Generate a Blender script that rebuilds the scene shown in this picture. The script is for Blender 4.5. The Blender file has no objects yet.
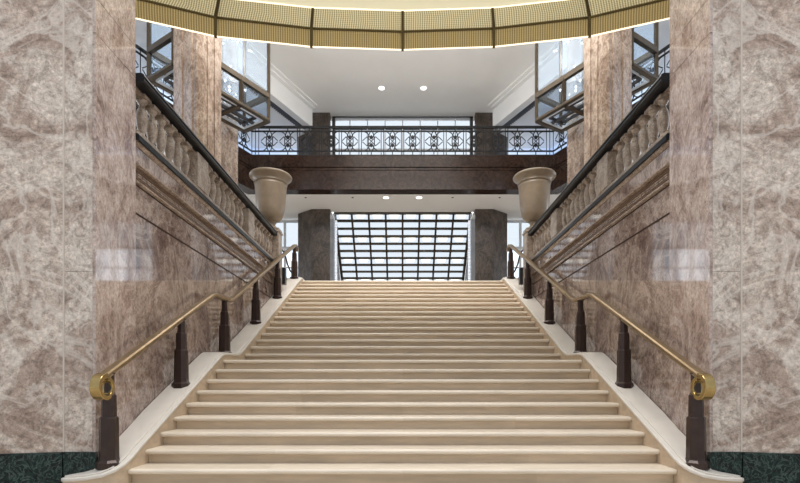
import bpy, bmesh, math, random
from mathutils import Vector
PI = math.pi
random.seed(7)
SC = bpy.context.scene
COL = SC.collection

# ------------------------------------------------------------------ camera, sky, exposure
H = 1.186
F = 480.0
cam = bpy.data.cameras.new('camera')
cam.lens = 36.0 * F / 800.0
cam.sensor_width = 36.0
cam.shift_y = (380.0 - 241.5) / 800.0
cam.shift_x = -2.6 / 800.0
cam.clip_end = 300
co = bpy.data.objects.new('camera', cam)
co.location = (0, 0, H)
co.rotation_euler = (PI / 2, 0, 0)
COL.objects.link(co)
SC.camera = co

world = bpy.data.worlds.new('world')
SC.world = world
world.use_nodes = True
wt = world.node_tree
bg = wt.nodes['Background']
bg.inputs[0].default_value = (0.88, 0.94, 1.0, 1)
# overcast sky: brightest over the far side of the building, calmer over the entrance
tc = wt.nodes.new('ShaderNodeTexCoord')
sp = wt.nodes.new('ShaderNodeSeparateXYZ')
mr = wt.nodes.new('ShaderNodeMapRange')
mr.interpolation_type = 'SMOOTHSTEP'
mr.inputs['From Min'].default_value = -0.15
mr.inputs['From Max'].default_value = 0.45
mr.inputs['To Min'].default_value = 0.75
mr.inputs['To Max'].default_value = 3.4
wt.links.new(tc.outputs['Generated'], sp.inputs[0])
wt.links.new(sp.outputs[1], mr.inputs['Value'])
wt.links.new(mr.outputs[0], bg.inputs[1])

VS = SC.view_settings
VS.view_transform = 'Standard'
VS.look = 'None'
VS.exposure = 0.13
VS.gamma = 1.0
VS.use_curve_mapping = False


def area(name, loc, rot, sx, sy, power, color):
    l = bpy.data.lights.new(name, 'AREA')
    l.shape = 'RECTANGLE'
    l.size, l.size_y, l.energy, l.color = sx, sy, power, color
    o = bpy.data.objects.new(name, l)
    o.location, o.rotation_euler = loc, rot
    COL.objects.link(o)
    return o


area('roof_fill', (0, 4.4, 13.5), (math.radians(12), 0, 0), 8, 5, 1300, (1.0, 0.97, 0.93))  # added overhead fill for stairs and pillars; no skylight is built
area('hall_fill', (0, 12.5, 11.9), (0, 0, 0), 5, 5, 260, (1.0, 0.97, 0.93))  # added fill panel just under the closed ceiling
area('landing_fill', (0, 15.5, 8.0), (0, 0, 0), 8, 2.5, 35, (1.0, 0.97, 0.93))  # added fill panel hanging unseen over the stair head


# ------------------------------------------------------------------ materials
def new_mat(name):
    m = bpy.data.materials.new(name)
    m.use_nodes = True
    nt = m.node_tree
    b = nt.nodes['Principled BSDF']
    return m, nt, b


def node(nt, t, **kw):
    n = nt.nodes.new(t)
    for k, v in kw.items():
        setattr(n, k, v)
    return n


def plain(name, col, rough=0.5, metal=0.0, var=0.0, vscale=8.0, emit=None, estr=0.0, spec=0.5):
    m, nt, b = new_mat(name)
    b.inputs['Base Color'].default_value = (*col, 1)
    b.inputs['Roughness'].default_value = rough
    b.inputs['Metallic'].default_value = metal
    b.inputs['Specular IOR Level'].default_value = spec
    if var:
        g = node(nt, 'ShaderNodeNewGeometry')
        n = node(nt, 'ShaderNodeTexNoise')
        n.inputs['Scale'].default_value = vscale
        n.inputs['Detail'].default_value = 5
        r = node(nt, 'ShaderNodeValToRGB')
        r.color_ramp.elements[0].color = (*[c * (1 - var) for c in col], 1)
        r.color_ramp.elements[1].color = (*[min(1, c * (1 + var)) for c in col], 1)
        r.color_ramp.elements[0].position = .3
        r.color_ramp.elements[1].position = .7
        nt.links.new(g.outputs['Position'], n.inputs['Vector'])
        nt.links.new(n.outputs['Fac'], r.inputs['Fac'])
        nt.links.new(r.outputs['Color'], b.inputs['Base Color'])
    if emit:
        b.inputs['Emission Color'].default_value = (*emit, 1)
        b.inputs['Emission Strength'].default_value = estr
    return m


def mirrored_position(nt, stretch):
    """World position with |x|, so slabs on both sides are book-matched as in the photo."""
    g = node(nt, 'ShaderNodeNewGeometry')
    s = node(nt, 'ShaderNodeSeparateXYZ')
    a = node(nt, 'ShaderNodeMath', operation='ABSOLUTE')
    c = node(nt, 'ShaderNodeCombineXYZ')
    nt.links.new(g.outputs['Position'], s.inputs[0])
    nt.links.new(s.outputs[0], a.inputs[0])
    nt.links.new(a.outputs[0], c.inputs[0])
    nt.links.new(s.outputs[1], c.inputs[1])
    nt.links.new(s.outputs[2], c.inputs[2])
    mp = node(nt, 'ShaderNodeMapping')
    mp.inputs['Rotation'].default_value = stretch[1]
    mp.inputs['Scale'].default_value = stretch[0]
    nt.links.new(c.outputs[0], mp.inputs[0])
    return mp.outputs[0]


def ramp(nt, stops):
    r = node(nt, 'ShaderNodeValToRGB')
    e = r.color_ramp.elements
    while len(e) < len(stops):
        e.new(0.5)
    for i, (p, c) in enumerate(stops):
        e[i].position = p
        e[i].color = (*c, 1)
    return r


def marble(name, dark, mid, light, vein, scale=1.0, rough=0.2, stretch=(1, 1, 1), rot=(0, 0, 0),
           vein_amt=0.5, crackle=0.35, spec=0.5, distort=1.6, cscale=5.0):
    m, nt, b = new_mat(name)
    L = nt.links.new
    p = mirrored_position(nt, (stretch, rot))
    n1 = node(nt, 'ShaderNodeTexNoise')
    n1.inputs['Scale'].default_value = 1.3 * scale
    n1.inputs['Detail'].default_value = 9
    n1.inputs['Roughness'].default_value = .66
    n1.inputs['Distortion'].default_value = distort
    L(p, n1.inputs['Vector'])
    r1 = ramp(nt, [(.30, dark), (.46, mid), (.58, light), (.72, mid)])
    L(n1.outputs['Fac'], r1.inputs['Fac'])
    # fine grain
    n2 = node(nt, 'ShaderNodeTexNoise')
    n2.inputs['Scale'].default_value = 24 * scale
    n2.inputs['Detail'].default_value = 8
    n2.inputs['Roughness'].default_value = .7
    n2.inputs['Distortion'].default_value = 1.0
    L(p, n2.inputs['Vector'])
    r2 = ramp(nt, [(.30, (.42, .40, .385)), (.5, (.98, .98, .98)), (.66, (1.45, 1.45, 1.45))])
    L(n2.outputs['Fac'], r2.inputs['Fac'])
    mx = node(nt, 'ShaderNodeMix', data_type='RGBA', blend_type='MULTIPLY')
    mx.inputs[0].default_value = .75
    L(r1.outputs['Color'], mx.inputs[6])
    L(r2.outputs['Color'], mx.inputs[7])
    out = mx.outputs[2]
    nm = node(nt, 'ShaderNodeTexNoise')
    nm.inputs['Scale'].default_value = 4.2 * scale
    nm.inputs['Detail'].default_value = 7
    nm.inputs['Roughness'].default_value = .62
    nm.inputs['Distortion'].default_value = 2.8
    L(p, nm.inputs['Vector'])
    rm = ramp(nt, [(.36, (.46, .42, .39)), (.47, (.92, .91, .90)), (.55, (1.06, 1.06, 1.06)), (.66, (1.30, 1.31, 1.32))])
    L(nm.outputs['Fac'], rm.inputs['Fac'])
    mm_ = node(nt, 'ShaderNodeMix', data_type='RGBA', blend_type='MULTIPLY')
    mm_.inputs[0].default_value = .62
    L(out, mm_.inputs[6])
    L(rm.outputs['Color'], mm_.inputs[7])
    out = mm_.outputs[2]
    # swirling veins : thin iso-lines of a distorted noise
    n3 = node(nt, 'ShaderNodeTexNoise')
    n3.inputs['Scale'].default_value = .9 * scale
    n3.inputs['Detail'].default_value = 6
    n3.inputs['Roughness'].default_value = .55
    n3.inputs['Distortion'].default_value = 2.4
    L(p, n3.inputs['Vector'])
    r3 = ramp(nt, [(.455, (0, 0, 0)), (.485, (1, 1, 1)), (.50, (.9, .9, .9)), (.53, (0, 0, 0))])
    L(n3.outputs['Fac'], r3.inputs['Fac'])
    ms = node(nt, 'ShaderNodeMath', operation='MULTIPLY')
    ms.inputs[1].default_value = vein_amt
    L(r3.outputs['Color'], ms.inputs[0])
    mv = node(nt, 'ShaderNodeMix', data_type='RGBA')
    mv.inputs[7].default_value = (*vein, 1)
    L(ms.outputs[0], mv.inputs[0])
    L(out, mv.inputs[6])
    out = mv.outputs[2]
    # crackle
    if crackle:
        nd = node(nt, 'ShaderNodeTexNoise')
        nd.inputs['Scale'].default_value = 3 * scale
        nd.inputs['Detail'].default_value = 4
        L(p, nd.inputs['Vector'])
        ad = node(nt, 'ShaderNodeVectorMath', operation='MULTIPLY_ADD')
        ad.inputs[1].default_value = (.5, .5, .5)
        L(nd.outputs['Color'], ad.inputs[0])
        L(p, ad.inputs[2])
        v = node(nt, 'ShaderNodeTexVoronoi', feature='DISTANCE_TO_EDGE')
        v.inputs['Scale'].default_value = cscale * scale
        L(ad.outputs[0], v.inputs['Vector'])
        r4 = ramp(nt, [(0.0, (1, 1, 1)), (.05, (0, 0, 0))])
        L(v.outputs['Distance'], r4.inputs['Fac'])
        mc = node(nt, 'ShaderNodeMath', operation='MULTIPLY')
        mc.inputs[1].default_value = crackle
        L(r4.outputs['Color'], mc.inputs[0])
        m2 = node(nt, 'ShaderNodeMix', data_type='RGBA')
        m2.inputs[7].default_value = (*[c * .45 for c in mid], 1)
        L(mc.outputs[0], m2.inputs[0])
        L(out, m2.inputs[6])
        out = m2.outputs[2]
    L(out, b.inputs['Base Color'])
    b.inputs['Roughness'].default_value = rough
    b.inputs['Specular IOR Level'].default_value = spec
    return m


def stone(name, base, var, rough, slab=1.35):
    """Cream travertine laid in long slabs: faint tone steps between slabs and soft bedding streaks."""
    m, nt, b = new_mat(name)
    L = nt.links.new
    g = node(nt, 'ShaderNodeNewGeometry')
    mp = node(nt, 'ShaderNodeMapping')
    mp.inputs['Scale'].default_value = (1.2, 6, 9)
    L(g.outputs['Position'], mp.inputs[0])
    n = node(nt, 'ShaderNodeTexNoise')
    n.inputs['Scale'].default_value = 1.6
    n.inputs['Detail'].default_value = 7
    n.inputs['Roughness'].default_value = .6
    L(mp.outputs[0], n.inputs['Vector'])
    r = ramp(nt, [(.3, tuple(c * (1 - var) for c in base)), (.5, base), (.7, tuple(c * (1 + var) for c in base))])
    L(n.outputs['Fac'], r.inputs['Fac'])
    # slab tone : random per slab cell
    s = node(nt, 'ShaderNodeVectorMath', operation='MULTIPLY')
    s.inputs[1].default_value = (1 / slab, 3.122, 6.7)
    L(g.outputs['Position'], s.inputs[0])
    f = node(nt, 'ShaderNodeVectorMath', operation='FLOOR')
    L(s.outputs[0], f.inputs[0])
    w = node(nt, 'ShaderNodeTexWhiteNoise')
    L(f.outputs[0], w.inputs['Vector'])
    rr = ramp(nt, [(0, (.93, .92, .90)), (1, (1.05, 1.05, 1.05))])
    L(w.outputs['Value'], rr.inputs['Fac'])
    mx = node(nt, 'ShaderNodeMix', data_type='RGBA', blend_type='MULTIPLY')
    mx.inputs[0].default_value = 1
    L(r.outputs['Color'], mx.inputs[6])
    L(rr.outputs['Color'], mx.inputs[7])
    L(mx.outputs[2], b.inputs['Base Color'])
    b.inputs['Roughness'].default_value = rough
    return m


def glass_mat(name, tint=(1, 1, 1), refl=.10):
    m = bpy.data.materials.new(name)
    m.use_nodes = True
    nt = m.node_tree
    nt.nodes.clear()
    o = node(nt, 'ShaderNodeOutputMaterial')
    t = node(nt, 'ShaderNodeBsdfTransparent')
    t.inputs[0].default_value = (*tint, 1)
    g = node(nt, 'ShaderNodeBsdfGlossy')
    g.inputs['Roughness'].default_value = .03
    mx = node(nt, 'ShaderNodeMixShader')
    mx.inputs[0].default_value = refl
    nt.links.new(t.outputs[0], mx.inputs[1])
    nt.links.new(g.outputs[0], mx.inputs[2])
    nt.links.new(mx.outputs[0], o.inputs[0])
    return m


def mesh_metal(name, c1, c2, freq, rough, cross=1.0, glow=.04):
    """Woven gold wire mesh: fine vertical wires with cross threads; wires follow the ring's own angle (UV)."""
    m, nt, b = new_mat(name)
    L = nt.links.new
    uv = node(nt, 'ShaderNodeUVMap')
    mp = node(nt, 'ShaderNodeMapping')
    mp.inputs['Scale'].default_value = (freq, freq, 1)
    L(uv.outputs[0], mp.inputs[0])
    w1 = node(nt, 'ShaderNodeTexWave', wave_type='BANDS', bands_direction='X')
    w1.inputs['Scale'].default_value = 1
    w1.inputs['Distortion'].default_value = .6
    w2 = node(nt, 'ShaderNodeTexWave', wave_type='BANDS', bands_direction='Y')
    w2.inputs['Scale'].default_value = 1
    w2.inputs['Distortion'].default_value = .6
    L(mp.outputs[0], w1.inputs['Vector'])
    L(mp.outputs[0], w2.inputs['Vector'])
    a = node(nt, 'ShaderNodeMath', operation='MULTIPLY_ADD')
    a.inputs[1].default_value = .35 * cross
    L(w2.outputs['Fac'], a.inputs[0])
    h = node(nt, 'ShaderNodeMath', operation='MULTIPLY')
    h.inputs[1].default_value = .65
    L(w1.outputs['Fac'], h.inputs[0])
    L(h.outputs[0], a.inputs[2])
    r = ramp(nt, [(.2, c1), (.7, c2)])
    L(a.outputs[0], r.inputs['Fac'])
    L(r.outputs['Color'], b.inputs['Base Color'])
    b.inputs['Roughness'].default_value = rough
    b.inputs['Metallic'].default_value = .35
    L(r.outputs['Color'], b.inputs['Emission Color'])             # the lamps inside shine through the wire
    b.inputs['Emission Strength'].default_value = glow
    return m


M = {}
M['pier'] = marble('beige_brown_marble', (.215, .145, .11), (.42, .325, .27), (.63, .55, .485), (.78, .72, .66), 1.15, .25, vein_amt=.45,
                   stretch=(1, 1, 1), rot=(0, .5, 0), crackle=.22, cscale=6)
M['pier_side'] = marble('rose_brown_marble', (.20, .13, .11), (.36, .265, .23), (.50, .40, .355), (.66, .58, .53), 1.2, .055, vein_amt=.35,
                        stretch=(1, 1.6, .9), rot=(.6, 0, 0), crackle=.2, spec=.85)
M['wall'] = marble('polished_brown_marble', (.10, .062, .050), (.235, .165, .138), (.39, .30, .258), (.52, .44, .385), 1.5, .06, vein_amt=.4,
                   stretch=(1, 1.2, .9), rot=(.6, 0, 0), crackle=.25, spec=.8)
M['trim'] = marble('moulded_brown_marble', (.20, .135, .10), (.31, .23, .18), (.42, .33, .27), (.5, .4, .33), 2.5, .15, vein_amt=.25, crackle=.1)
M['carved'] = plain('red_brown_carved_stone', (.15, .088, .058), .3, var=.4, vscale=30)
M['joint'] = plain('pale_marble_joint', (.58, .51, .45), .3)
M['slit'] = plain('dark_brown_joint', (.05, .03, .022), .8, spec=.1)
M['baluster'] = marble('tan_baluster_stone', (.14, .10, .074), (.28, .215, .166), (.41, .335, .275), (.52, .44, .36), 3.5, .3, vein_amt=.25, crackle=.2)
M['green'] = marble('dark_green_marble', (.001, .003, .004), (.004, .013, .012), (.012, .035, .03), (.22, .30, .27), 9, .3, vein_amt=.28, crackle=0, distort=1.6, spec=.25)
M['column'] = marble('brown_column_marble', (.15, .095, .065), (.28, .20, .15), (.40, .31, .245), (.55, .47, .39), 1.6, .16, vein_amt=.3,
                     stretch=(1, 1, .55), crackle=.3)
M['far_column'] = marble('dark_brown_emperador_marble', (.018, .012, .009), (.042, .029, .021), (.08, .058, .045), (.17, .13, .105), 2.0, .35,
                         vein_amt=.35, stretch=(1, 1, .6), crackle=.4)
M['beam'] = marble('deep_brown_marble', (.013, .007, .005), (.026, .0135, .009), (.042, .023, .016), (.085, .052, .038), 2.2, .2, vein_amt=.25, crackle=.2, spec=.2)
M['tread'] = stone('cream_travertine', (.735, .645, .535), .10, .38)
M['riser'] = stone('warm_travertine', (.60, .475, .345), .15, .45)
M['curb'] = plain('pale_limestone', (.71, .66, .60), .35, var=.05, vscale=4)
M['black'] = plain('black_polished_granite', (.012, .013, .016), .3, var=.4, vscale=20, spec=.25)
M['vase'] = plain('tan_stone_vase', (.215, .165, .115), .28, var=.14, vscale=5)
M['bronze'] = plain('dark_bronze', (.040, .022, .017), .3, .35, var=.2, vscale=9)
M['rail'] = plain('aged_brass_rail', (.30, .215, .125), .30, .7, var=.15, vscale=10)
M['brass'] = plain('polished_brass', (.43, .31, .13), .24, .9, var=.12, vscale=14)
M['iron'] = plain('black_wrought_iron', (.007, .007, .008), .6, .1)
M['lantern'] = plain('antique_bronze_frame', (.075, .056, .037), .33, .6, var=.2, vscale=6)
M['inner_frame'] = plain('dark_steel_frame', (.035, .034, .036), .35, .5)
M['white'] = plain('white_plaster', (.88, .875, .87), .75, var=.015, vscale=1.5)
M['white_low'] = plain('white_ceiling_plaster', (.92, .92, .92), .75)
M['louvre'] = plain('dark_grey_grille', (.10, .105, .12), .5)
M['blue_wall'] = plain('pale_blue_grey_tile', (.60, .65, .74), .35, var=.04, vscale=3)
def translucent(name, col, k):
    m, nt, b = new_mat(name)
    b.inputs['Base Color'].default_value = (*col, 1)
    b.inputs['Roughness'].default_value = .3
    t = node(nt, 'ShaderNodeBsdfTranslucent')
    t.inputs[0].default_value = (*col, 1)
    mx = node(nt, 'ShaderNodeMixShader')
    mx.inputs[0].default_value = k
    nt.links.new(b.outputs[0], mx.inputs[1])
    nt.links.new(t.outputs[0], mx.inputs[2])
    nt.links.new(mx.outputs[0], nt.nodes['Material Output'].inputs[0])
    return m


M['blue_glass'] = translucent('pale_blue_frosted_glass', (.80, .85, .93), .82)
M['floor'] = plain('beige_stone_floor', (.50, .43, .35), .18, var=.08, vscale=2)
M['dark_steel'] = plain('grey_bronze_mullion', (.085, .068, .052), .4, .4)
M['win_frame'] = plain('dark_window_frame', (.03, .028, .028), .4, .3)
M['pale_frame'] = plain('pale_grey_frame', (.55, .57, .60), .4, .2)
M['glass'] = glass_mat('clear_glass', (.96, .98, 1.0), .08)
M['tint_glass'] = glass_mat('grey_tinted_glass', (.51, .52, .53), .03)
M['side_glass'] = glass_mat('pale_tinted_glass', (.66, .68, .70), .03)
M['lantern_glass'] = glass_mat('bluish_lantern_glass', (.90, .95, 1.0), .05)
M['frost'] = plain('glowing_frosted_glass', (.85, .89, .95), .3, emit=(.86, .92, 1.0), estr=.45)  # emission stands in for daylight behind the glass blocks
M['led'] = plain('lamp_warm_white', (1, .95, .85), .4, emit=(1.0, .93, .80), estr=7.0)
M['led_soft'] = plain('soft_warm_led', (1, .9, .75), .4, emit=(1.0, .88, .66), estr=1.1)
M['spot'] = plain('downlight_lens', (1, 1, 1), .4, emit=(1.0, .97, .92), estr=2.5)
M['crystal'] = plain('glowing_crystal_drop', (.95, .97, 1.0), .05, emit=(1, 1, 1), estr=2.0)  # emission paints in the sparkle; the drops are no lamps
M['gold_low'] = mesh_metal('bronze_wire_mesh', (.30, .23, .11), (.66, .54, .32), 1.0, .4, .25)
M['gold_mesh'] = mesh_metal('pale_gold_wire_mesh', (.46, .40, .20), (.95, .90, .64), 1.0, .4, 1.0, .10)
M['gold_rim'] = plain('dark_gold_band', (.10, .075, .03), .35, .6)
M['diffuser'] = plain('woven_lamp_diffuser', (.80, .77, .60), .5, emit=(1.0, .94, .66), estr=.34)
M['socket'] = plain('black_socket_box', (.012, .012, .014), .3)


# ------------------------------------------------------------------ geometry helpers
class MB:
    def __init__(self):
        self.v, self.f, self.sm, self.uv = [], [], [], {}

    def add(self, vs, fs, smooth=False):
        o = len(self.v)
        self.v += [tuple(p) for p in vs]
        for f in fs:
            self.f.append([i + o for i in f])
            self.sm.append(smooth)
        return self

    def box(self, x0, x1, y0, y1, z0, z1):
        vs = [(x, y, z) for z in (z0, z1) for y in (y0, y1) for x in (x0, x1)]
        return self.add(vs, [(0, 2, 3, 1), (4, 5, 7, 6), (0, 1, 5, 4), (2, 6, 7, 3), (0, 4, 6, 2), (1, 3, 7, 5)])

    def obox(self, o, u, v, a0, a1, b0, b1, z0, z1):
        """Box in a rotated plan frame: o + a*u + b*v."""
        vs = [(o[0] + a * u[0] + b * v[0], o[1] + a * u[1] + b * v[1], z) for z in (z0, z1) for b in (b0, b1) for a in (a0, a1)]
        return self.add(vs, [(0, 2, 3, 1), (4, 5, 7, 6), (0, 1, 5, 4), (2, 6, 7, 3), (0, 4, 6, 2), (1, 3, 7, 5)])

    def prism_z(self, pts, z0, z1):
        n = len(pts)
        vs = [(x, y, z0) for x, y in pts] + [(x, y, z1) for x, y in pts]
        fs = [list(range(n))[::-1], list(range(n, 2 * n))] + [(i, (i + 1) % n, n + (i + 1) % n, n + i) for i in range(n)]
        return self.add(vs, fs)

    def prism_x(self, pts, x0, x1):
        n = len(pts)
        vs = [(x0, y, z) for y, z in pts] + [(x1, y, z) for y, z in pts]
        fs = [list(range(n))[::-1], list(range(n, 2 * n))] + [(i, (i + 1) % n, n + (i + 1) % n, n + i) for i in range(n)]
        return self.add(vs, fs)

    def prism_y(self, pts, y0, y1):
        n = len(pts)
        vs = [(x, y0, z) for x, z in pts] + [(x, y1, z) for x, z in pts]
        fs = [list(range(n))[::-1], list(range(n, 2 * n))] + [(i, (i + 1) % n, n + (i + 1) % n, n + i) for i in range(n)]
        return self.add(vs, fs)

    def lathe(self, c, prof, n=32, smooth=True, phase=0.0):
        vs, fs = [], []
        for r, z in prof:
            for i in range(n):
                a = 2 * PI * i / n + phase
                vs.append((c[0] + r * math.cos(a), c[1] + r * math.sin(a), c[2] + z))
        m = len(prof)
        for j in range(m - 1):
            for i in range(n):
                k = (i + 1) % n
                fs.append((j * n + i, j * n + k, (j + 1) * n + k, (j + 1) * n + i))
        self.add(vs, fs, smooth)
        self.add(vs[:n], [list(range(n))[::-1]])
        self.add(vs[-n:], [list(range(n))])
        return self

    def sweep(self, path, sec, up=(0, 0, 1), closed=False, smooth=False):
        """Sweep a section [(side, up)] along a 3D polyline with mitred corners."""
        P = [Vector(p) for p in path]
        n, k = len(P), len(sec)
        vs = []
        for i in range(n):
            if closed:
                d0, d1 = (P[i] - P[i - 1]).normalized(), (P[(i + 1) % n] - P[i]).normalized()
            else:
                d0 = (P[i] - P[i - 1]).normalized() if i else (P[1] - P[0]).normalized()
                d1 = (P[i + 1] - P[i]).normalized() if i < n - 1 else d0
            t = (d0 + d1)
            t = t.normalized() if t.length > 1e-6 else d1
            U = Vector(up)
            s = t.cross(U)
            if s.length < 1e-4:
                s = t.cross(Vector((1, 0, 0)))
            s.normalize()
            w = s.cross(t).normalized()
            c = max(.5, t.dot(d1))
            for a, b in sec:
                vs.append(P[i] + s * a + w * (b / c))
        fs = []
        for i in range(n if closed else n - 1):
            j = (i + 1) % n
            for q in range(k):
                r = (q + 1) % k
                fs.append((i * k + q, i * k + r, j * k + r, j * k + q))
        self.add(vs, fs, smooth)
        if not closed:
            self.add(vs[:k], [list(range(k))[::-1]])
            self.add(vs[-k:], [list(range(k))])
        return self

    def bar(self, p0, p1, w, h=None):
        h = h or w
        d = Vector(p1) - Vector(p0)
        up = (0, 0, 1) if abs(d.normalized().z) < .97 else (0, 1, 0)
        return self.sweep([p0, p1], [(-w / 2, -h / 2), (w / 2, -h / 2), (w / 2, h / 2), (-w / 2, h / 2)], up)

    def tube(self, path, r, n=6, closed=False):
        return self.sweep(path, [(r * math.cos(2 * PI * i / n), r * math.sin(2 * PI * i / n)) for i in range(n)], (0, .001, 1), closed, True)

    def mirrored(self, s):
        if s > 0:
            self.v = [(-x, y, z) for x, y, z in self.v]
        return self


LOC = {}


def link(name, data, parent=None, loc=None):
    o = bpy.data.objects.new(name, data)
    COL.objects.link(o)
    if parent is not None:
        o.parent = parent
    if loc is not None:
        o.location = loc
    return o


def obj(name, mb, mat, parent=None, label=None, bevel=0.0, uvs=None, origin=None):
    """One mesh object; vertices are given in world space, stored relative to the thing's base."""
    if origin is None:
        if parent is not None:
            origin = LOC[parent.name]
        else:
            xs, ys, zs = zip(*mb.v)
            origin = ((min(xs) + max(xs)) / 2, (min(ys) + max(ys)) / 2, min(zs))
    me = bpy.data.meshes.new(name)
    me.from_pydata([(x - origin[0], y - origin[1], z - origin[2]) for x, y, z in mb.v], [], mb.f)
    me.polygons.foreach_set('use_smooth', mb.sm)
    if uvs:
        ul = me.uv_layers.new(name='UVMap')
        for l in me.loops:
            ul.data[l.index].uv = uvs[l.vertex_index]
    bm = bmesh.new()
    bm.from_mesh(me)
    bmesh.ops.remove_doubles(bm, verts=bm.verts, dist=1e-5) if not uvs else None
    bmesh.ops.recalc_face_normals(bm, faces=bm.faces)
    bm.to_mesh(me)
    bm.free()
    me.materials.append(mat)
    o = link(name, me, parent)
    if parent is None:
        o.location = origin
    else:
        po = LOC[parent.name]
        o.location = (origin[0] - po[0], origin[1] - po[1], origin[2] - po[2])
    LOC[o.name] = origin
    if bevel:
        b = o.modifiers.new('bevel', 'BEVEL')
        b.width, b.segments, b.limit_method, b.angle_limit = bevel, 2, 'ANGLE', math.radians(40)
    if label:
        o['label'] = label
    return o


def thing(name, label, cat, loc, group=None):
    o = link(name, None, None, loc)
    o.empty_display_size = .2
    LOC[o.name] = tuple(loc)
    o['label'], o['category'] = label, cat
    if group:
        o['group'] = group
    return o


def tag(o, label, cat, group=None):
    o['label'], o['category'] = label, cat
    if group:
        o['group'] = group
    return o


def struct(name, mb, mat, parent=None, bevel=0.0):
    o = obj(name, mb, mat, parent, bevel=bevel)
    o['kind'] = 'structure'
    return o


SIDE = {-1: 'left', 1: 'right'}

# ------------------------------------------------------------------ dimensions of the stair
R, T = .1494, .3152
Y0, Y9, YT = 4.76, 8.28, 13.008
ZF = 26 * R                       # main floor
XW = 2.7                          # half width of the flight
WX = 3.045                         # face of the stair walls


def step_y(k):
    return Y0 + k * T if k < 9 else Y9 + (k - 9) * T


def nose(y):
    """Height of the line through the nosings, level over the landing."""
    y8 = step_y(8)
    if y <= y8:
        return 2 * R + (y - Y0) * R / T
    if y <= Y9 - T:
        return 10 * R
    return min(ZF, 11 * R + (y - Y9) * R / T)


# ------------------------------------------------------------------ floors and ceilings
struct('floor', MB().box(-9, 9, -7, 4.8, -.12, 0), M['floor'])
fl = MB()
for s in (-1, 1):
    fl.add([], [])
    fl.box(*sorted((s * (WX + .30), s * 14)), 5.6, 11.6, ZF - .3, ZF)
    fl.box(*sorted((s * 3.04, s * 14)), 11.6, 13.4, ZF - .3, ZF)
fl.box(-14, 14, 13.4, 34, ZF - .3, ZF)
struct('floor_landing', fl, M['floor'])

CZ = 12.0
PTS = [(-3.58, 19.07), (-4.58, 16.9), (-8.9, 7.5)]           # line of the splayed bulkhead
ceil = MB().prism_z([(-8.9, 7.5), (-3.58, 19.07), (-4.3, 20.6), (-2.95, 20.6), (-2.95, 19.75), (2.95, 19.75), (2.95, 20.6), (4.3, 20.6), (3.58, 19.07), (8.9, 7.5)], CZ, CZ + .2)
struct('ceiling', ceil, M['white'])
for s in (-1, 1):
    m = MB()
    a, b = Vector((-8.9, 7.5, 0)), Vector((-3.58, 19.07, 0))
    d = (b - a).normalized()
    nrm = Vector((d.y, -d.x, 0))                             # towards the hall
    L_ = (b - a).length
    m.obox(a, d, nrm, 0, L_, -.28, 0, CZ - .78, CZ + .2)
    struct('trim_bulkhead_' + SIDE[s], m.mirrored(s), M['white'])
    m = MB()
    m.obox(a, d, nrm, 0, L_ - .1, 0, .16, CZ - .10, CZ)
    m.obox(a, d, nrm, 0, L_ - .1, .16, .30, CZ - .05, CZ)
    struct('trim_cove_' + SIDE[s], m.mirrored(s), M['white'])
    m = MB()
    m.obox(a, d, nrm, 0, L_, -.62, -.28, CZ - .62, CZ - .56)
    for i in range(120):
        t = i * L_ / 120
        m.obox(a, d, nrm, t, t + .03, -.62, -.28, CZ - .72, CZ - .62)
    struct('trim_grille_' + SIDE[s], m.mirrored(s), M['louvre'])
    m = MB()
    m.obox(a, d, nrm, 0, L_ + 2, -3.4, -.62, CZ - .72, CZ - .6)
    struct('ceiling_aisle_' + SIDE[s], m.mirrored(s), M['white'])
    # pale blue-grey aisle wall upstairs
    m = MB()
    m.obox(a, d, nrm, -1, L_ + 3, -3.6, -3.4, 9.31, CZ + .6)
    m.box(-11, -4.37, 20.9, 21.0, 9.31, CZ + .6)
    struct('wall_upper_' + SIDE[s], m.mirrored(s), M['blue_glass'])

# far wall round the two windows
fw = MB()
fw.box(-2.93, 2.93, 19.78, 19.95, 11.96, CZ + .2)
struct('wall_back', fw, M['white'])

# ------------------------------------------------------------------ balcony
bal_out = [(-5.47, 17.4), (-8.5, 10.1), (-13.5, 10.1), (-13.5, 20.95), (-2.95, 20.95), (-2.95, 19.76), (2.95, 19.76), (2.95, 20.95), (13.5, 20.95), (13.5, 10.1), (8.5, 10.1), (5.47, 17.4)]


def inset(d):
    dx, dy = d * 1.0, d
    return [(-5.47 - .62 * d, 17.4 + d), (-8.5 - 1.05 * d, 10.1), (-13.5, 10.1), (-13.5, 20.95), (-2.95, 20.95), (-2.95, 19.76), (2.95, 19.76), (2.95, 20.95), (13.5, 20.95), (13.5, 10.1), (8.5 + 1.05 * d, 10.1), (5.47 + .62 * d, 17.4 + d)]


def outset(d):
    return [(-5.47 + .62 * d, 17.4 - d), (-8.5 + 1.05 * d, 10.1), (-13.5, 10.1), (-13.5, 20.9), (13.5, 20.9), (13.5, 10.1), (8.5 - 1.05 * d, 10.1), (5.47 - .62 * d, 17.4 - d)]


balc = thing('balcony', 'deep brown marble balcony bridging the hall above the stair head', 'balcony', (0, 17.4, 8.0))


def ring_beam(d0, d1, z0, z1):
    """Beam that follows the balcony front between two offsets."""
    o, i = outset(d0), inset(d1)
    P = [o[1], o[0], o[-1], o[-2], i[-2], i[-1], i[0], i[1]]
    return MB().prism_z(P, z0, z1)


obj('upper_fascia', ring_beam(.06, .45, 8.88, 9.30), M['beam'], balc, bevel=.01)
obj('ledge_moulding', ring_beam(.02, .45, 8.79, 8.88), M['beam'], balc, bevel=.01)
obj('lower_fascia', ring_beam(0, .47, 8.09, 8.79), M['beam'], balc, bevel=.01)
obj('deck', MB().prism_z(inset(.46), 9.18, 9.28), M['floor'], balc)
struct('ceiling_lower', MB().prism_z(inset(.475), 8.10, 8.19), M['white_low'])

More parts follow.
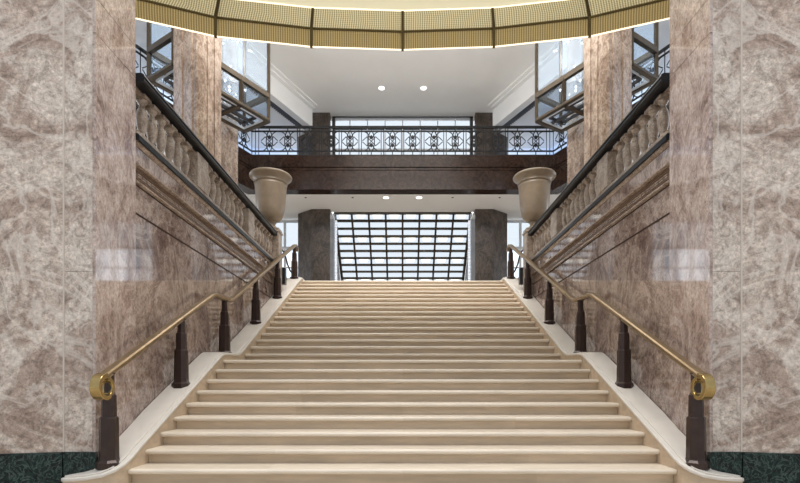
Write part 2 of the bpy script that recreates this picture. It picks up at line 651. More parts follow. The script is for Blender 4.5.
# ------------------------------------------------------------------ stair walls (left, right)
for s in (-1, 1):
    side = SIDE[s]
    prof = [(5.42, 0), (13.35, 0), (13.35, ZF - .31), (11.62, ZF - .31), (11.62, ZF - .02), (5.42, ZF - .02)]
    struct('wall_' + side, MB().prism_x(prof, -WX - .28, -WX).mirrored(s), M['wall'])
    # dark slit below the frieze
    struct('trim_slit_' + side, MB().box(-WX - .01, -WX + .003, 5.44, 11.2, 3.078, 3.100).mirrored(s), M['slit'])
    # carved moulding band: stacked fillets with short dashes
    m = MB()
    m.prism_y([(-WX, 3.645), (-WX + .060, 3.645), (-WX + .060, 3.625), (-WX + .025, 3.615), (-WX, 3.615)], 5.44, 11.2)
    m.prism_y([(-WX, 3.455), (-WX + .035, 3.455), (-WX + .035, 3.435), (-WX, 3.425)], 5.44, 11.2)
    struct('trim_dark_line_' + side, MB().box(-WX - .01, -WX + .004, 5.44, 11.2, 3.652, 3.668).box(-WX - .01, -WX + .004, 5.44, 11.2, 3.405, 3.42).mirrored(s), M['slit'])  # thin dark brown strips above and below the carved band
    struct('trim_fillet_' + side, m.mirrored(s), M['trim'])
    m = MB()
    for z in (3.60, 3.575, 3.485, 3.462):
        m.prism_y([(-WX, z - .009), (-WX + .014, z - .008), (-WX + .018, z), (-WX + .014, z + .008), (-WX, z + .009)], 5.44, 11.2)
    m.box(-WX, -WX + .006, 5.44, 11.2, 3.455, 3.615)
    struct('trim_beading_' + side, m.mirrored(s), M['carved'])
    m = MB()
    y = 5.5
    while y < 11.1:
        m.box(-WX, -WX + .014, y, y + .075, 3.512, 3.528)
        m.box(-WX, -WX + .014, y, y + .075, 3.540, 3.555)
        y += .10
    struct('trim_carved_' + side, m.mirrored(s), M['trim'])
    # projecting lip under the balustrade
    m = MB()
    m.prism_y([(-WX - .2, 3.86), (-WX + .01, 3.86), (-WX + .035, 3.885), (-WX + .035, 3.905), (-WX - .2, 3.905)], 5.44, 11.2)
    struct('trim_lip_' + side, m.mirrored(s), M['trim'])

# ------------------------------------------------------------------ front pillars
for s in (-1, 1):
    side = SIDE[s]
    t = thing('marble_pillar', f'broad beige-brown marble pillar on a dark green base, at the {side} edge of the photo', 'pillar',
              (s * 4.2, 5.0, 0))
    px = [(-3.0, 4.72), (-3.0, 5.43), (-6.2, 5.43), (-6.2, 4.0), (-3.335, 4.70), (-3.315, 4.72)]
    # inner side slab, chamfer slab and the big front slab are separate facings round the core
    core = [(-3.05, 4.75), (-3.05, 5.42), (-6.2, 5.42), (-6.2, 4.1), (-3.33, 4.75)]
    obj('core', MB().prism_z(core, 0, 11.0).mirrored(s), M['pier'], t)
    side_f = MB()
    for z0, z1 in ((.02, 4.60), (4.606, 4.95), (4.956, 8.0), (8.006, 11)):
        side_f.box(-3.05, -3.02, 4.722, 5.43, z0, z1)
    obj('reveal_slab', side_f.mirrored(s), M['pier_side'], t, 'rose-brown polished side slab')
    fr = MB()
    for z0, z1 in ((.48, 2.252), (2.255, 6.2), (6.204, 11)):
        fr.box(-3.322, -3.0505, 4.72, 4.75, z0, z1)
    obj('return_slab', fr.mirrored(s), M['pier'], t)
    d = Vector((-6.2 + 3.334, 4.0 - 4.715, 0)).normalized()
    nr = Vector((-d.y, d.x, 0))
    if nr.y < 0:
        nr = -nr
    ff = MB()
    for z0, z1 in ((.48, 6.2), (6.204, 11)):
        ff.obox((-3.334, 4.715, 0), d, nr, -.004, 1.35, 0, .04, z0, z1)
        ff.obox((-3.334, 4.715, 0), d, nr, 1.355, 2.9, 0, .04, z0, z1)
    obj('joint_strip', MB().box(-3.338, -3.322, 4.714, 4.75, .48, 11).mirrored(s), M['joint'], t, 'pale upright joint strip')
    obj('front_slab', ff.mirrored(s), M['pier'], t)
    g = MB()
    g.box(-3.33, -3.01, 4.705, 4.745, .0, .478)
    g.obox((-3.334, 4.705, 0), d, nr, 0, 2.9, -.012, .04, .0, .478)
    obj('base', g.mirrored(s), M['green'], t, 'dark green veined marble base')

# ------------------------------------------------------------------ staircase
st = thing('staircase', 'wide cream stone staircase of two flights rising between the marble walls', 'staircase', (0, 4.445, 0))


def tread_profile(y, z, depth):
    p = [(y + .012, z - .052)]
    for i in range(7):
        a = -PI / 2 + PI * i / 6
        p.append((y + .018 - .018 * math.cos(a), z - .026 + .021 * math.sin(a)))
    p += [(y + .03, z), (y + depth, z), (y + depth, z - .047)]
    q = [p[0]]
    for v in p[1:]:
        if abs(v[0] - q[-1][0]) + abs(v[1] - q[-1][1]) > 1e-4:
            q.append(v)
    return q


for k in range(-1, 25):
    y, z = (step_y(k), (k + 2) * R)
    dep = T + .09
    if k == 8:
        dep = Y9 - y + .09
    if k == 24:
        dep = .45
    w = XW + .022
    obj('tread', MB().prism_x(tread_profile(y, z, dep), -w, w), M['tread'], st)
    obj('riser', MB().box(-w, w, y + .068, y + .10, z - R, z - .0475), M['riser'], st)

# ------------------------------------------------------------------ curbs
for s in (-1, 1):
    side = SIDE[s]
    t = thing('stair_curb', f'pale stone curb sloping up the {side} side of the cream stairs, its foot curled outwards', 'curb', (s * 2.85, 4.5, 0))
    ys = [13.36, 13.05, 12.9, 12.6]
    y = 12.2
    while y > 8.5:
        ys.append(y)
        y -= .4
    ys += [8.36, 8.24, 8.14, 8.04, 7.94, 7.7, 7.45, 7.31, 7.21, 7.05, 6.8, 6.4, 6.0, 5.6, 5.2, 4.95]

    def ctop(y):
        # smoothed nosing line plus the height of the curb
        acc = sum(nose(y + e) for e in (-.12, -.06, 0, .06, .12)) / 5
        return acc + .125

    def xo(y):
        return -3.036 if y > 5.44 else -3.012
    stn = [((-2.70, y), (xo(y), y), min(ctop(y), ZF + .07)) for y in ys]
    stn += [((-2.70, 4.80), (-2.995, 4.80), .435), ((-2.71, 4.70), (-2.985, 4.74), .39), ((-2.75, 4.60), (-2.98, 4.70), .345),
            ((-2.83, 4.525), (-3.03, 4.70), .31), ((-2.96, 4.485), (-3.10, 4.70), .29), ((-3.09, 4.48), (-3.16, 4.68), .28),
            ((-3.18, 4.50), (-3.205, 4.64), .275), ((-3.225, 4.53), (-3.23, 4.59), .272)]

    def strip(dz_top, dz_bot, inn):
        m = MB()
        vs, fs = [], []
        for (i, o, z) in stn:
            iv = Vector((i[0], i[1]))
            ov = Vector((o[0], o[1]))
            dd = (ov - iv).normalized()
            iv = iv + dd * inn
            zt, zb = z + dz_top, (0.0 if dz_bot is None else z + dz_bot)
            vs += [(iv.x, iv.y, zt), (ov.x, ov.y, zt), (ov.x, ov.y, zb), (iv.x, iv.y, zb)]
        n = len(stn)
        for a in range(n - 1):
            for q in range(4):
                r = (q + 1) % 4
                fs.append((a * 4 + q, a * 4 + r, a * 4 + 4 + r, a * 4 + 4 + q))
        fs += [(0, 1, 2, 3), tuple(4 * (n - 1) + j for j in (3, 2, 1, 0))]
        return m.add(vs, fs)
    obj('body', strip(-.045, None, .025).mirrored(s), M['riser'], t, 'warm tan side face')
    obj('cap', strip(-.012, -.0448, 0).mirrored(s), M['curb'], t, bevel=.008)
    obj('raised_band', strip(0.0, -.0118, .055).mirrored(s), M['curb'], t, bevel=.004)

# ------------------------------------------------------------------ balustrades
bal_prof = [(.046, 0), (.048, .022), (.034, .034), (.032, .05), (.046, .09), (.060, .15), (.066, .21), (.064, .27), (.052, .325),
            (.034, .365), (.030, .385), (.034, .395), (.046, .41), (.056, .43), (.072, .452), (.074, .475)]
ball_mesh = None
BX = 3.09
for s in (-1, 1):
    side = SIDE[s]
    t = thing('stone_balustrade', f'level stone balustrade with black handrail above the {side} stair wall, ending under the urn', 'balustrade',
              (s * BX, 8.4, 3.905))
    rail = MB().prism_y([(-2.95, 4.565), (-2.93, 4.58), (-2.93, 4.605), (-2.945, 4.615), (-2.945, 4.625), (-2.93, 4.632), (-2.935, 4.655),
                         (-2.96, 4.668), (-3.20, 4.668), (-3.23, 4.655), (-3.23, 4.58), (-3.20, 4.565)], 5.44, 11.235)
    obj('top_rail', rail.mirrored(s), M['black'], t, 'black polished stone top rail')
    br = MB().prism_y([(-3.22, 3.905), (-2.985, 3.905), (-2.985, 3.965), (-3.0, 3.985), (-3.22, 3.985)], 5.44, 11.235)
    obj('bottom_rail', br.mirrored(s), M['black'], t, 'thin black stone band under the balusters')
    pl = MB().box(-3.17, -3.012, 5.44, 11.235, 3.986, 4.03)
    obj('plinth', pl.mirrored(s), M['baluster'], t)
    hd = MB().box(-3.17, -3.065, 5.44, 11.235, 4.535, 4.565)
    obj('head_band', hd.mirrored(s), M['trim'], t)
    for y0, y1 in ((7.03, 7.42), (9.35, 9.72)):
        obj('pedestal', MB().box(-3.185, -2.998, y0, y1, 4.03, 4.535).mirrored(s), M['baluster'], t, bevel=.008)
    nw = MB().box(-3.20, -2.90, 11.24, 11.56, 3.10, 4.66)
    nw.box(-3.22, -2.88, 11.22, 11.58, 4.66, 4.71)
    nw.box(-3.20, -2.90, 11.24, 11.56, 4.71, 4.76)
    obj('newel_post', nw.mirrored(s), M['baluster'], t, 'square stone end post', bevel=.008)
    ysb = [5.69 + .223 * i for i in range(6)]
    ysb += [7.42 + (i + .5) * 1.93 / 8.6 + .02 for i in range(8)] + [9.75 + (i + .5) * .213 for i in range(7)]
    for y in ysb:
        if ball_mesh is None:
            m = MB()
            m.lathe((0, 0, .015), bal_prof[:-1], 12, True)
            m.box(-.05, .05, -.05, .05, 0, .03)
            m.box(-.074, .074, -.078, .078, .462, .505)
            o = obj('baluster', m, M['baluster'], t, origin=(0, 0, 0))
            ball_mesh = o.data
        else:
            o = link('baluster', ball_mesh, t)
        p = LOC[t.name]
        o.location = (s * BX - p[0], y - p[1], 4.03 - p[2])

# ------------------------------------------------------------------ urns
for s in (-1, 1):
    side = SIDE[s]
    c = (s * 3.13, 11.40, 4.76)
    t = thing('stone_urn', f'tall tan stone urn on the end post of the {side} balustrade', 'urn', c)
    obj('foot', MB().lathe(c, [(.165, 0), (.17, .03), (.15, .05), (.115, .075), (.105, .11), (.115, .15), (.14, .17)], 40), M['vase'], t)
    body = [(.12, .165), (.19, .20), (.265, .27), (.315, .37), (.345, .52), (.362, .72), (.375, .95), (.386, 1.12), (.395, 1.20)]
    sq = lambda P_: [(r * .95, .165 + (z - .165) * .87) for r, z in P_]
    obj('body', MB().lathe(c, sq(body), 48), M['vase'], t)
    rim = [(.395, 1.20), (.408, 1.205), (.412, 1.225), (.402, 1.24), (.415, 1.27), (.45, 1.32), (.49, 1.355), (.515, 1.38), (.52, 1.41), (.505, 1.435), (.47, 1.44),
           (.42, 1.40), (.38, 1.30), (.36, 1.1), (.30, .5), (.05, .3)]
    obj('rim', MB().lathe(c, sq(rim), 48), M['vase'], t)

# ------------------------------------------------------------------ handrails
HX = 2.88
POSTS = [4.71, 6.246, 7.77, 9.43, 11.06, 12.78]
for s in (-1, 1):
    side = SIDE[s]
    t = thing('handrail', f'sloping brass handrail on dark bronze posts along the {side} stair curb', 'handrail', (s * HX, 4.6, .35))
    rz = lambda y: nose(y) + .995
    sec = [(-.040, -.034), (.040, -.034), (.048, -.018), (.048, .012), (.034, .026), (-.034, .026), (-.048, .012), (-.048, -.018)]
    pts = [(-HX, 4.50, rz(4.62) - .055), (-HX, 4.62, rz(4.62)), (-HX, 5.8, rz(5.8))]
    pts += [(-HX, 7.22, rz(7.22)), (-HX, 7.36, rz(7.36) + .010), (-HX, 7.85, rz(7.85) + .010), (-HX, 7.97, rz(7.95) + .02), (-HX, 8.09, rz(8.09))]
    pts += [(-HX, 10.2, rz(10.2)), (-HX, 12.75, rz(12.75)), (-HX, 12.92, rz(12.80) + .03)]
    pts += [(-HX, 13.05, rz(12.80) - .01), (-HX, 13.07, rz(12.80) - .10)]
    obj('rail', MB().sweep(pts[1:], sec).mirrored(s), M['rail'], t, 'flat aged brass rail')
    # scroll: the flat bar curls down and back under itself
    cy, cz, rr = 4.62, rz(4.62) - .108, .112
    sc = []
    for i in range(27):
        a = math.radians(88 + i * 350 / 26)
        q = rr * (1 - .30 * max(0, i - 11) / 15)
        sc.append((-HX, cy - .005 + q * math.cos(a), cz + q * math.sin(a)))
    obj('scroll', MB().sweep(sc, [(-.022, -.049), (.022, -.049), (.022, .049), (-.022, .049)], (1, 0, 0)).mirrored(s), M['brass'], t,
        'polished brass scroll end', bevel=.006)
    for y in POSTS:
        base = min(ctop(y), ZF + .07) if y > 4.95 else .372
        top = min(rz(y), rz(12.8)) - .012
        oc = PI / 8
        k8 = 1 / math.cos(PI / 8)
        c = (-HX, y, base)
        h = top - base
        pm = MB()
        pm.lathe(c, [(.082 * k8, .035), (.078 * k8, .44), (.071 * k8, .455)], 8, False, oc)
        pm.lathe(c, [(.063 * k8, .455), (.060 * k8, .66), (.054 * k8, .672)], 8, False, oc)
        pm.lathe(c, [(.045 * k8, .672), (.042 * k8, h - .02), (.05 * k8, h - .012), (.05 * k8, h)], 8, False, oc)
        po = obj('post', pm.mirrored(s), M['bronze'], t)
        bm_ = MB()
        low = -.05
        bm_.lathe(c, [(.108 * k8, low), (.108 * k8, .010), (.098 * k8, .022), (.086 * k8, .034), (.083 * k8, .05)], 8, False, oc)
        obj('base_plate', bm_.mirrored(s), M['bronze'], po)
    # return loop at the stair head
    lp = [(-2.90, 13.0, ZF + .10)]
    lp += [(-2.92, 12.8, ZF + .12), (-2.94, 12.55, ZF + .16), (-2.95, 12.3, ZF + .27), (-2.96, 12.15, ZF + .42), (-2.965, 11.95, ZF + .50), (-2.965, 11.57, ZF + .50)]
    obj('return_loop', MB().tube(lp, .022, 8).mirrored(s), M['bronze'], t)
    bx = tag(obj('wall_box', MB().box(-2.95, -2.83, 11.58, 11.72, 3.50, 3.90).mirrored(s), M['socket'], None, bevel=.01),
             f'small black box on the end post of the {side} balustrade', 'box')

# ------------------------------------------------------------------ columns behind the balustrades
U = Vector((.536, .844, 0)).normalized()
V = Vector((-U.y, U.x, 0))
for s in (-1, 1):
    side = SIDE[s]
    C = (-3.90, 9.2)
    t = thing('marble_column', f'near brown marble column with fluted faces behind the {side} balustrade, in front of the glass lantern', 'column', (s * 3.9, 9.6, ZF))
    m = MB()

    def P(a, b):
        return (C[0] + a * U.x + b * V.x, C[1] + a * U.y + b * V.y)
    ch = .09
    shaft = [P(ch, 0), P(.50, 0), P(.50, .84), P(0, .84), P(0, ch)]
    m.prism_z(shaft, ZF, CZ + .1)
    obj('shaft', m.mirrored(s), M['column'], t, bevel=.006)
    m = MB()
    m.obox((C[0], C[1], 0), U, V, -.025, .0, .20, .42, ZF + .3, CZ)
    m.obox((C[0], C[1], 0), U, V, -.025, .0, .52, .74, ZF + .3, CZ)
    m.obox((C[0], C[1], 0), U, V, .17, .26, -.025, 0, ZF + .3, CZ)
    m.obox((C[0], C[1], 0), U, V, .33, .42, -.025, 0, ZF + .3, CZ)
    obj('raised_panel', m.mirrored(s), M['column'], t)
    t = thing('marble_column', f'brown marble column farther back than the {side} glass lantern, beside the balcony end', 'column', (s * 4.8, 13.2, ZF))
    obj('shaft', MB().prism_z([(-4.43, 12.9), (-4.59, 13.4), (-5.4, 13.5), (-5.4, 12.6), (-4.79, 12.6)], ZF, CZ + .1).mirrored(s), M['column'], t, bevel=.01)
    obj('base', MB().prism_z([(-4.39, 12.88), (-4.56, 13.44), (-5.44, 13.54), (-5.44, 12.56), (-4.77, 12.56)], ZF, ZF + .3).mirrored(s), M['black'], t)
    t = thing('stone_column', f'dark brown far column at the {side} end of the gridded glazing, passing through the balcony', 'column', (s * 3.4, 19.9, ZF))
    sh = [(-2.93, 19.4), (-3.68, 19.4), (-4.35, 19.95), (-4.35, 20.5), (-2.93, 20.5)]
    obj('shaft', MB().prism_z(sh, ZF, 8.095).mirrored(s), M['far_column'], t, bevel=.01)
    obj('upper_shaft', MB().prism_z(sh, 9.31, CZ - .0).mirrored(s), M['far_column'], t, bevel=.01)

# ------------------------------------------------------------------ glass lanterns
for s in (-1, 1):
    side = SIDE[s]
    hh = 6.5
    near = Vector((-.711 * hh - .10, 1.524 * hh, 0))
    Lu, Lv = .39 * hh, .14 * hh
    zb, zm, zt = H + hh, H + hh + .62, 11.2
    t = thing('glass_lantern', f'large hanging bronze and glass lantern behind the near column on the {side}', 'lantern', (s * 4.4, 11.1, zb))

    def Q(a, b, z):
        p = near + U * a + V * b
        return (p.x, p.y, z)

    def frame(z, w, h, m):
        c = [Q(0, 0, z), Q(Lu, 0, z), Q(Lu, Lv, z), Q(0, Lv, z)]
        for i in range(4):
            m.bar(c[i], c[(i + 1) % 4], w, h)
    m = MB()
    frame(zb, .11, .06, m)
    obj('bottom_frame', m.mirrored(s), M['lantern'], t, bevel=.006)
    m = MB()
    frame(zm, .09, .12, m)
    obj('middle_frame', m.mirrored(s), M['lantern'], t)
    m = MB()
    frame(zt, .12, .12, m)
    obj('top_frame', m.mirrored(s), M['lantern'], t)
    for a, b in ((0, 0), (Lu, 0), (Lu, Lv), (0, Lv)):
        obj('corner_post', MB().bar(Q(a, b, zb), Q(a, b, zt), .07).mirrored(s), M['lantern'], t)
    for a in (Lu / 3, 2 * Lu / 3):
        obj('bottom_crossbar', MB().bar(Q(a, 0, zb), Q(a, Lv, zb), .10, .06).mirrored(s), M['lantern'], t)
        obj('short_post', MB().bar(Q(a, 0, zb), Q(a, 0, zm), .08).mirrored(s), M['lantern'], t)
        obj('short_post', MB().bar(Q(a, Lv, zb), Q(a, Lv, zm), .08).mirrored(s), M['lantern'], t)
    obj('inner_rail', MB().bar(Q(0, Lv * .5, zb + .03), Q(Lu, Lv * .5, zb + .03), .07, .06).mirrored(s), M['inner_frame'], t)
    for a0 in (0, Lu / 3, 2 * Lu / 3):
        obj('diagonal_brace', MB().bar(Q(a0, 0, zm), Q(a0 + Lu / 3, Lv, zm - .05), .06, .07).mirrored(s), M['inner_frame'], t)
        obj('diagonal_brace', MB().bar(Q(a0, Lv, zb + .05), Q(a0 + Lu / 3, Lv, zm - .05), .05).mirrored(s), M['inner_frame'], t)
    # pale strips just inside the bottom frame
    e = .10
    c = [Q(e, e, zb + .0), Q(Lu - e, e, zb), Q(Lu - e, Lv - e, zb), Q(e, Lv - e, zb)]
    m = MB()
    for i in range(4):
        m.bar(c[i], c[(i + 1) % 4], .018, .05)
    obj('inner_edging', m.mirrored(s), M['pale_frame'], t, 'pale inner edging strip')
    e = .22
    c = [Q(e, e, zb + .05), Q(Lu - e, e, zb + .05), Q(Lu - e, Lv - e, zb + .05), Q(e, Lv - e, zb + .05)]
    m = MB()
    for i in range(4):
        m.bar(c[i], c[(i + 1) % 4], .05, .06)
    obj('inner_ring', m.mirrored(s), M['inner_frame'], t, 'dark steel inner ring')
    # glass panels, each side in two sheets
    for nm, a0, a1, b0, b1 in (('glass_panel', 0, Lu / 2, 0, 0), ('glass_panel', Lu / 2, Lu, 0, 0), ('glass_panel', Lu, Lu, 0, Lv),
                               ('glass_panel', 0, 0, 0, Lv), ('glass_panel', 0, Lu / 2, Lv, Lv), ('glass_panel', Lu / 2, Lu, Lv, Lv)):
        m = MB().bar(Q(a0, b0, (zb + zt) / 2), Q(a1, b1, (zb + zt) / 2), .012, zt - zb - .1)
        obj(nm, m.mirrored(s), M['lantern_glass'], t)
    # crystal drops on strings inside
    m = MB()
    rnd = random.Random(3)
    for i in range(90):
        p = Q(rnd.uniform(.25, Lu - .2), rnd.uniform(.15, Lv - .15), rnd.uniform(zb + .5, zt - .5))
        r = rnd.choice((.018, .022, .03))
        m.lathe((p[0], p[1], p[2]), [(.002, -r * 1.5), (r, 0), (.002, r)], 5, False)
    o = obj('crystal_drops', m.mirrored(s), M['crystal'], t, 'clear crystal drops glowing for sparkle')
    o['kind'] = 'stuff'
    lp_ = bpy.data.lights.new('lantern_light', 'POINT')
    lp_.energy, lp_.shadow_soft_size, lp_.color = 60, .15, (.93, .97, 1.0)
    lo = bpy.data.objects.new('lantern_light', lp_)
    q_ = Q(Lu / 2, Lv / 2, zt - .9)
    lo.location = (q_[0] * -s, q_[1], q_[2])
    COL.objects.link(lo)
    for a in (.4, Lu - .4):
        obj('hanging_rod', MB().bar(Q(a, Lv / 2, zt), Q(a, Lv / 2, CZ + .0), .04).mirrored(s), M['lantern'], t)

# ------------------------------------------------------------------ balcony railing
RB = 9.30
rl = thing('balcony_railing', 'black wrought-iron balcony railing with ringed ornaments above the brown marble beam', 'railing', (0, 17.42, RB))
PXM = 17.42 / 480
zrail = [RB + 1.06, RB + .91, RB + .19, RB + .03]
YR = 17.42
cornerL = Vector((-5.47, YR, 0))
retL = Vector((-.4, -.917, 0)).normalized()
front = lambda x: (x, YR)


def rail_line(z, w, h):
    e = cornerL + retL * 6.5
    return MB().sweep([(e.x, e.y, z), (-5.47, YR, z), (5.47, YR, z), (-e.x, e.y, z)], [(-w / 2, -h / 2), (w / 2, -h / 2), (w / 2, h / 2), (-w / 2, h / 2)])


obj('top_rail', rail_line(zrail[0], .07, .065), M['iron'], rl)
obj('upper_bar', rail_line(zrail[1], .035, .042), M['iron'], rl)
obj('lower_bar', rail_line(zrail[2], .035, .042), M['iron'], rl)
obj('bottom_bar', rail_line(zrail[3], .035, .05), M['iron'], rl)


def ornament(o, u, wd):
    """Ring-and-arc ornament in the plane (u, z) centred at plan point o: one part."""
    m = MB()
    zc = (zrail[1] + zrail[2]) / 2
    hh = (zrail[1] - zrail[2]) / 2

    def p(a, z):
        return (o[0] + a * u[0], o[1] + a * u[1], zc + z)
    m.tube([p(.115 * math.cos(q), hh * 1.0 * math.sin(q)) for q in [2 * PI * i / 20 for i in range(20)]], .019, 5, True)
    for sx in (-1, 1):
        for sz in (-1, 1):
            m.tube([p(sx * wd / 2 * (1 - math.cos(q)) * 1.0 + sx * .02, sz * hh * math.sin(q) * 1.0) for q in [PI / 2 * i / 7 for i in range(1, 8)]][::-1], .017, 5)
            m.tube([p(0, sz * .0), p(sx * wd * .25, sz * hh * .45), p(sx * wd / 2, sz * hh * .05)], .015, 5)
    for sz in (-1, 1):
        z = sz * .145
        q = .080
        vs = [p(0, z - q), p(q, z), p(0, z + q), p(-q, z)]
        n = Vector((-u[1], u[0], 0)) * .012
        m.add([Vector(v) - n for v in vs] + [Vector(v) + n for v in vs], [(0, 1, 2, 3), (7, 6, 5, 4)] + [(i, (i + 1) % 4, 4 + (i + 1) % 4, 4 + i) for i in range(4)])
        m.bar(p(0, sz * hh), p(0, sz * (hh + .12)), .03)
    return m


for q in (0, 20.2, 42.4, 62.2, 82, 104):
    for sx in ((-1, 1) if q else (1,)):
        for dx in (-.045, .045):
            x = sx * q * PXM + dx
            obj('baluster_bar', MB().bar((x, YR, RB), (x, YR, zrail[0]), .026), M['iron'], rl)
for q, wd in ((10.1, .56), (31.3, .64), (52.6, .58), (71.5, .56), (93, .62), (114.8, .60), (133.2, .60)):
    for sx in (-1, 1):
        obj('ornament', ornament((sx * q * PXM, YR), (1, 0), wd), M['iron'], rl)
for s in (-1, 1):
    for x in (5.22, 5.34, 5.47):
        obj('baluster_bar', MB().bar((s * x, YR, RB), (s * x, YR, zrail[0]), .02), M['iron'], rl)
    u = (s * -retL.x, retL.y)
    for i in range(7):
        d = .42 + .74 * i
        p = (s * (5.47 + .4 * d / 1.0005), YR - .917 * d)
        obj('ornament', ornament(p, u, .62), M['iron'], rl)
        d += .37
        p = (s * (5.47 + .4 * d), YR - .917 * d)
        obj('baluster_bar', MB().bar((p[0], p[1], RB), (p[0], p[1], zrail[0]), .02), M['iron'], rl)

# ------------------------------------------------------------------ window above the balcony
def win_struct(name, mb, mat, parent=None):
    return struct(name, mb, mat, parent)


wf = MB()
wy = 19.68
x0, x1, z0, z1 = -2.88, 2.88, 9.31, 11.95
for a, b, c, d in ((x0, x1, z1 - .055, z1), (x0, x1, z0, z0 + .1), (x0, x0 + .12, z0, z1), (x1 - .12, x1, z0, z1), (x0, x1, 11.47, 11.54)):
    wf.box(a, b, wy - .08, wy + .08, c, d)
w1 = win_struct('window_1', wf, M['win_frame'])
mm = MB()
for i in range(1, 8):
    x = x0 + (x1 - x0) * i / 8
    mm.box(x - .02, x + .02, wy - .05, wy + .05, z0, z1 - .1)
obj('mullion', mm, M['pale_frame'], w1)
obj('transom', MB().box(x0 + .12, x1 - .12, wy - .03, wy + .03, 10.60, 10.66), M['pale_frame'], w1)
for i in range(8):
    xa, xb = x0 + (x1 - x0) * i / 8, x0 + (x1 - x0) * (i + 1) / 8
    obj('pane', MB().box(xa + .005, xb - .005, wy + .0, wy + .01, z0 + .1, z1 - .12), M['tint_glass'], w1)

# ------------------------------------------------------------------ sloping gridded glazing beyond the landing
def gl(u, v):
    """Point on the glazing: u across (-1..1), v from top (0) to floor (1)."""
    Y = 21.3 + 5.2 * v
    z = 8.6 + (ZF + .02 - 8.6) * v
    return Vector((u * 3.02, Y, z))


gn = (gl(1, 0) - gl(-1, 0)).cross(gl(0, 1) - gl(0, 0)).normalized()
w2m = MB()
for u in (-1, 1):
    w2m.bar(gl(u, 0), gl(u, 1), .12, .14)
w2m.bar(gl(-1, 0), gl(1, 0), .14, .12)
w2 = win_struct('window_2', w2m, M['dark_steel'])
NC, NR = 8, 18
for i in range(1, NC):
    u = -1 + 2 * i / NC
    obj('mullion', MB().bar(gl(u, 0), gl(u, 1), .085, .11), M['dark_steel'], w2)
for j in range(1, NR + 1):
    v = j / NR
    obj('crossbar', MB().bar(gl(-1, v), gl(1, v), .10 if j % 2 else .06, .10), M['dark_steel'], w2)
for j in range(NR):
    for_row = MB()
    for i in range(NC):
        a, b = -1 + 2 * i / NC, -1 + 2 * (i + 1) / NC
        c, d = (j + .005) / NR, (j + .995) / NR
        q = [gl(a, c), gl(b, c), gl(b, d), gl(a, d)]
        for_row.add([p + gn * .0 for p in q] + [p + gn * .01 for p in q], [(0, 1, 2, 3), (7, 6, 5, 4)] + [(k, (k + 1) % 4, 4 + (k + 1) % 4, 4 + k) for k in range(4)])
    obj('pane_row', for_row, M['tint_glass'], w2)
for j in (0, 3, 6, 9):
    for i in range(NC):
        u = -1 + (2 * i + 1) / NC
        p = gl(u, (j + .5) / NR) + Vector((0, .12, .10))
        lm = MB()
        lm.add([(p.x - .24, p.y, p.z + .08), (p.x + .24, p.y, p.z + .08), (p.x + .15, p.y, p.z - .10), (p.x - .15, p.y, p.z - .10),
                (p.x - .24, p.y + .06, p.z + .08), (p.x + .24, p.y + .06, p.z + .08), (p.x + .15, p.y + .06, p.z - .10), (p.x - .15, p.y + .06, p.z - .10)],
               [(0, 1, 2, 3), (7, 6, 5, 4), (0, 4, 5, 1), (1, 5, 6, 2), (2, 6, 7, 3), (3, 7, 4, 0)])
        obj('lamp', lm, M['led'], w2)
# narrow glass-block strips and pale slanted cheeks beside it
for s in (-1, 1):
    side = SIDE[s]
    m = MB()
    for k in range(28):
        z = ZF + .15 * k
        m.box(-2.925, -2.83, 20.7, 20.78, z + .015, z + .135)
    o = struct('window_blocks_' + side, m.mirrored(s), M['frost'])
    m = MB().prism_x([(20.9, ZF), (26.4, ZF), (21.6, 8.5), (20.9, 8.5)], -3.16, -3.10)
    m.box(-3.11, -2.93, 20.85, 20.9, ZF, 8.4)
    struct('trim_cheek_' + side, m.mirrored(s), M['pale_frame'])

# ------------------------------------------------------------------ side windows of the landing hall
for s in (-1, 1):
    side = SIDE[s]
    n = 3 if s < 0 else 4
    m = MB()
    x0, x1, y, z0, z1 = -12.0, -4.40, 20.6, 5.30, 8.0
    zt = 6.85
    for zz in (z0, z1):
        m.box(x0, x1, y - .06, y + .06, zz - .05, zz + .05)
    m.box(x0, x1, y - .04, y + .04, zt - .05, zt + .05)
    m.box(x0, x1, y - .03, y + .03, 5.98, 6.03)
    w = win_struct('window_%d' % n, m.mirrored(s), M['pale_frame'])
    k = 0
    x = x1
    while x > x0:
        obj('mullion', MB().box(x - .045, x + .045, y - .05, y + .05, z0, z1).mirrored(s), M['pale_frame'], w)
        obj('pane', MB().box(x - .62, x - .03, y, y + .01, z0 + .05, zt - .02).mirrored(s), M['glass'] if x < -5.1 else M['side_glass'], w)
        obj('upper_pane', MB().box(x - .62, x - .03, y, y + .01, zt + .02, z1 - .05).mirrored(s), M['tint_glass'], w)
        x -= .65
    wl = MB().box(-13.5, -4.37, 20.5, 20.7, ZF, 5.25)
    struct('wall_sill_' + side, wl.mirrored(s), M['beam'])

# ------------------------------------------------------------------ chandelier
EA, EB, EY, EZ = 5.25, 1.62, 6.88, 7.04
ch = thing('chandelier', 'long oval gold wire-mesh chandelier hanging across the top of the picture', 'chandelier', (0, EY, EZ))
FX = [5.25, 4.62, 3.18, 1.60, 0.0, -1.60, -3.18, -4.62, -5.25]
QS = [math.acos(max(-1, min(1, x / EA))) for x in FX]
QS = QS + [2 * PI - q for q in QS[::-1][1:]]                  # facet corners round the oval


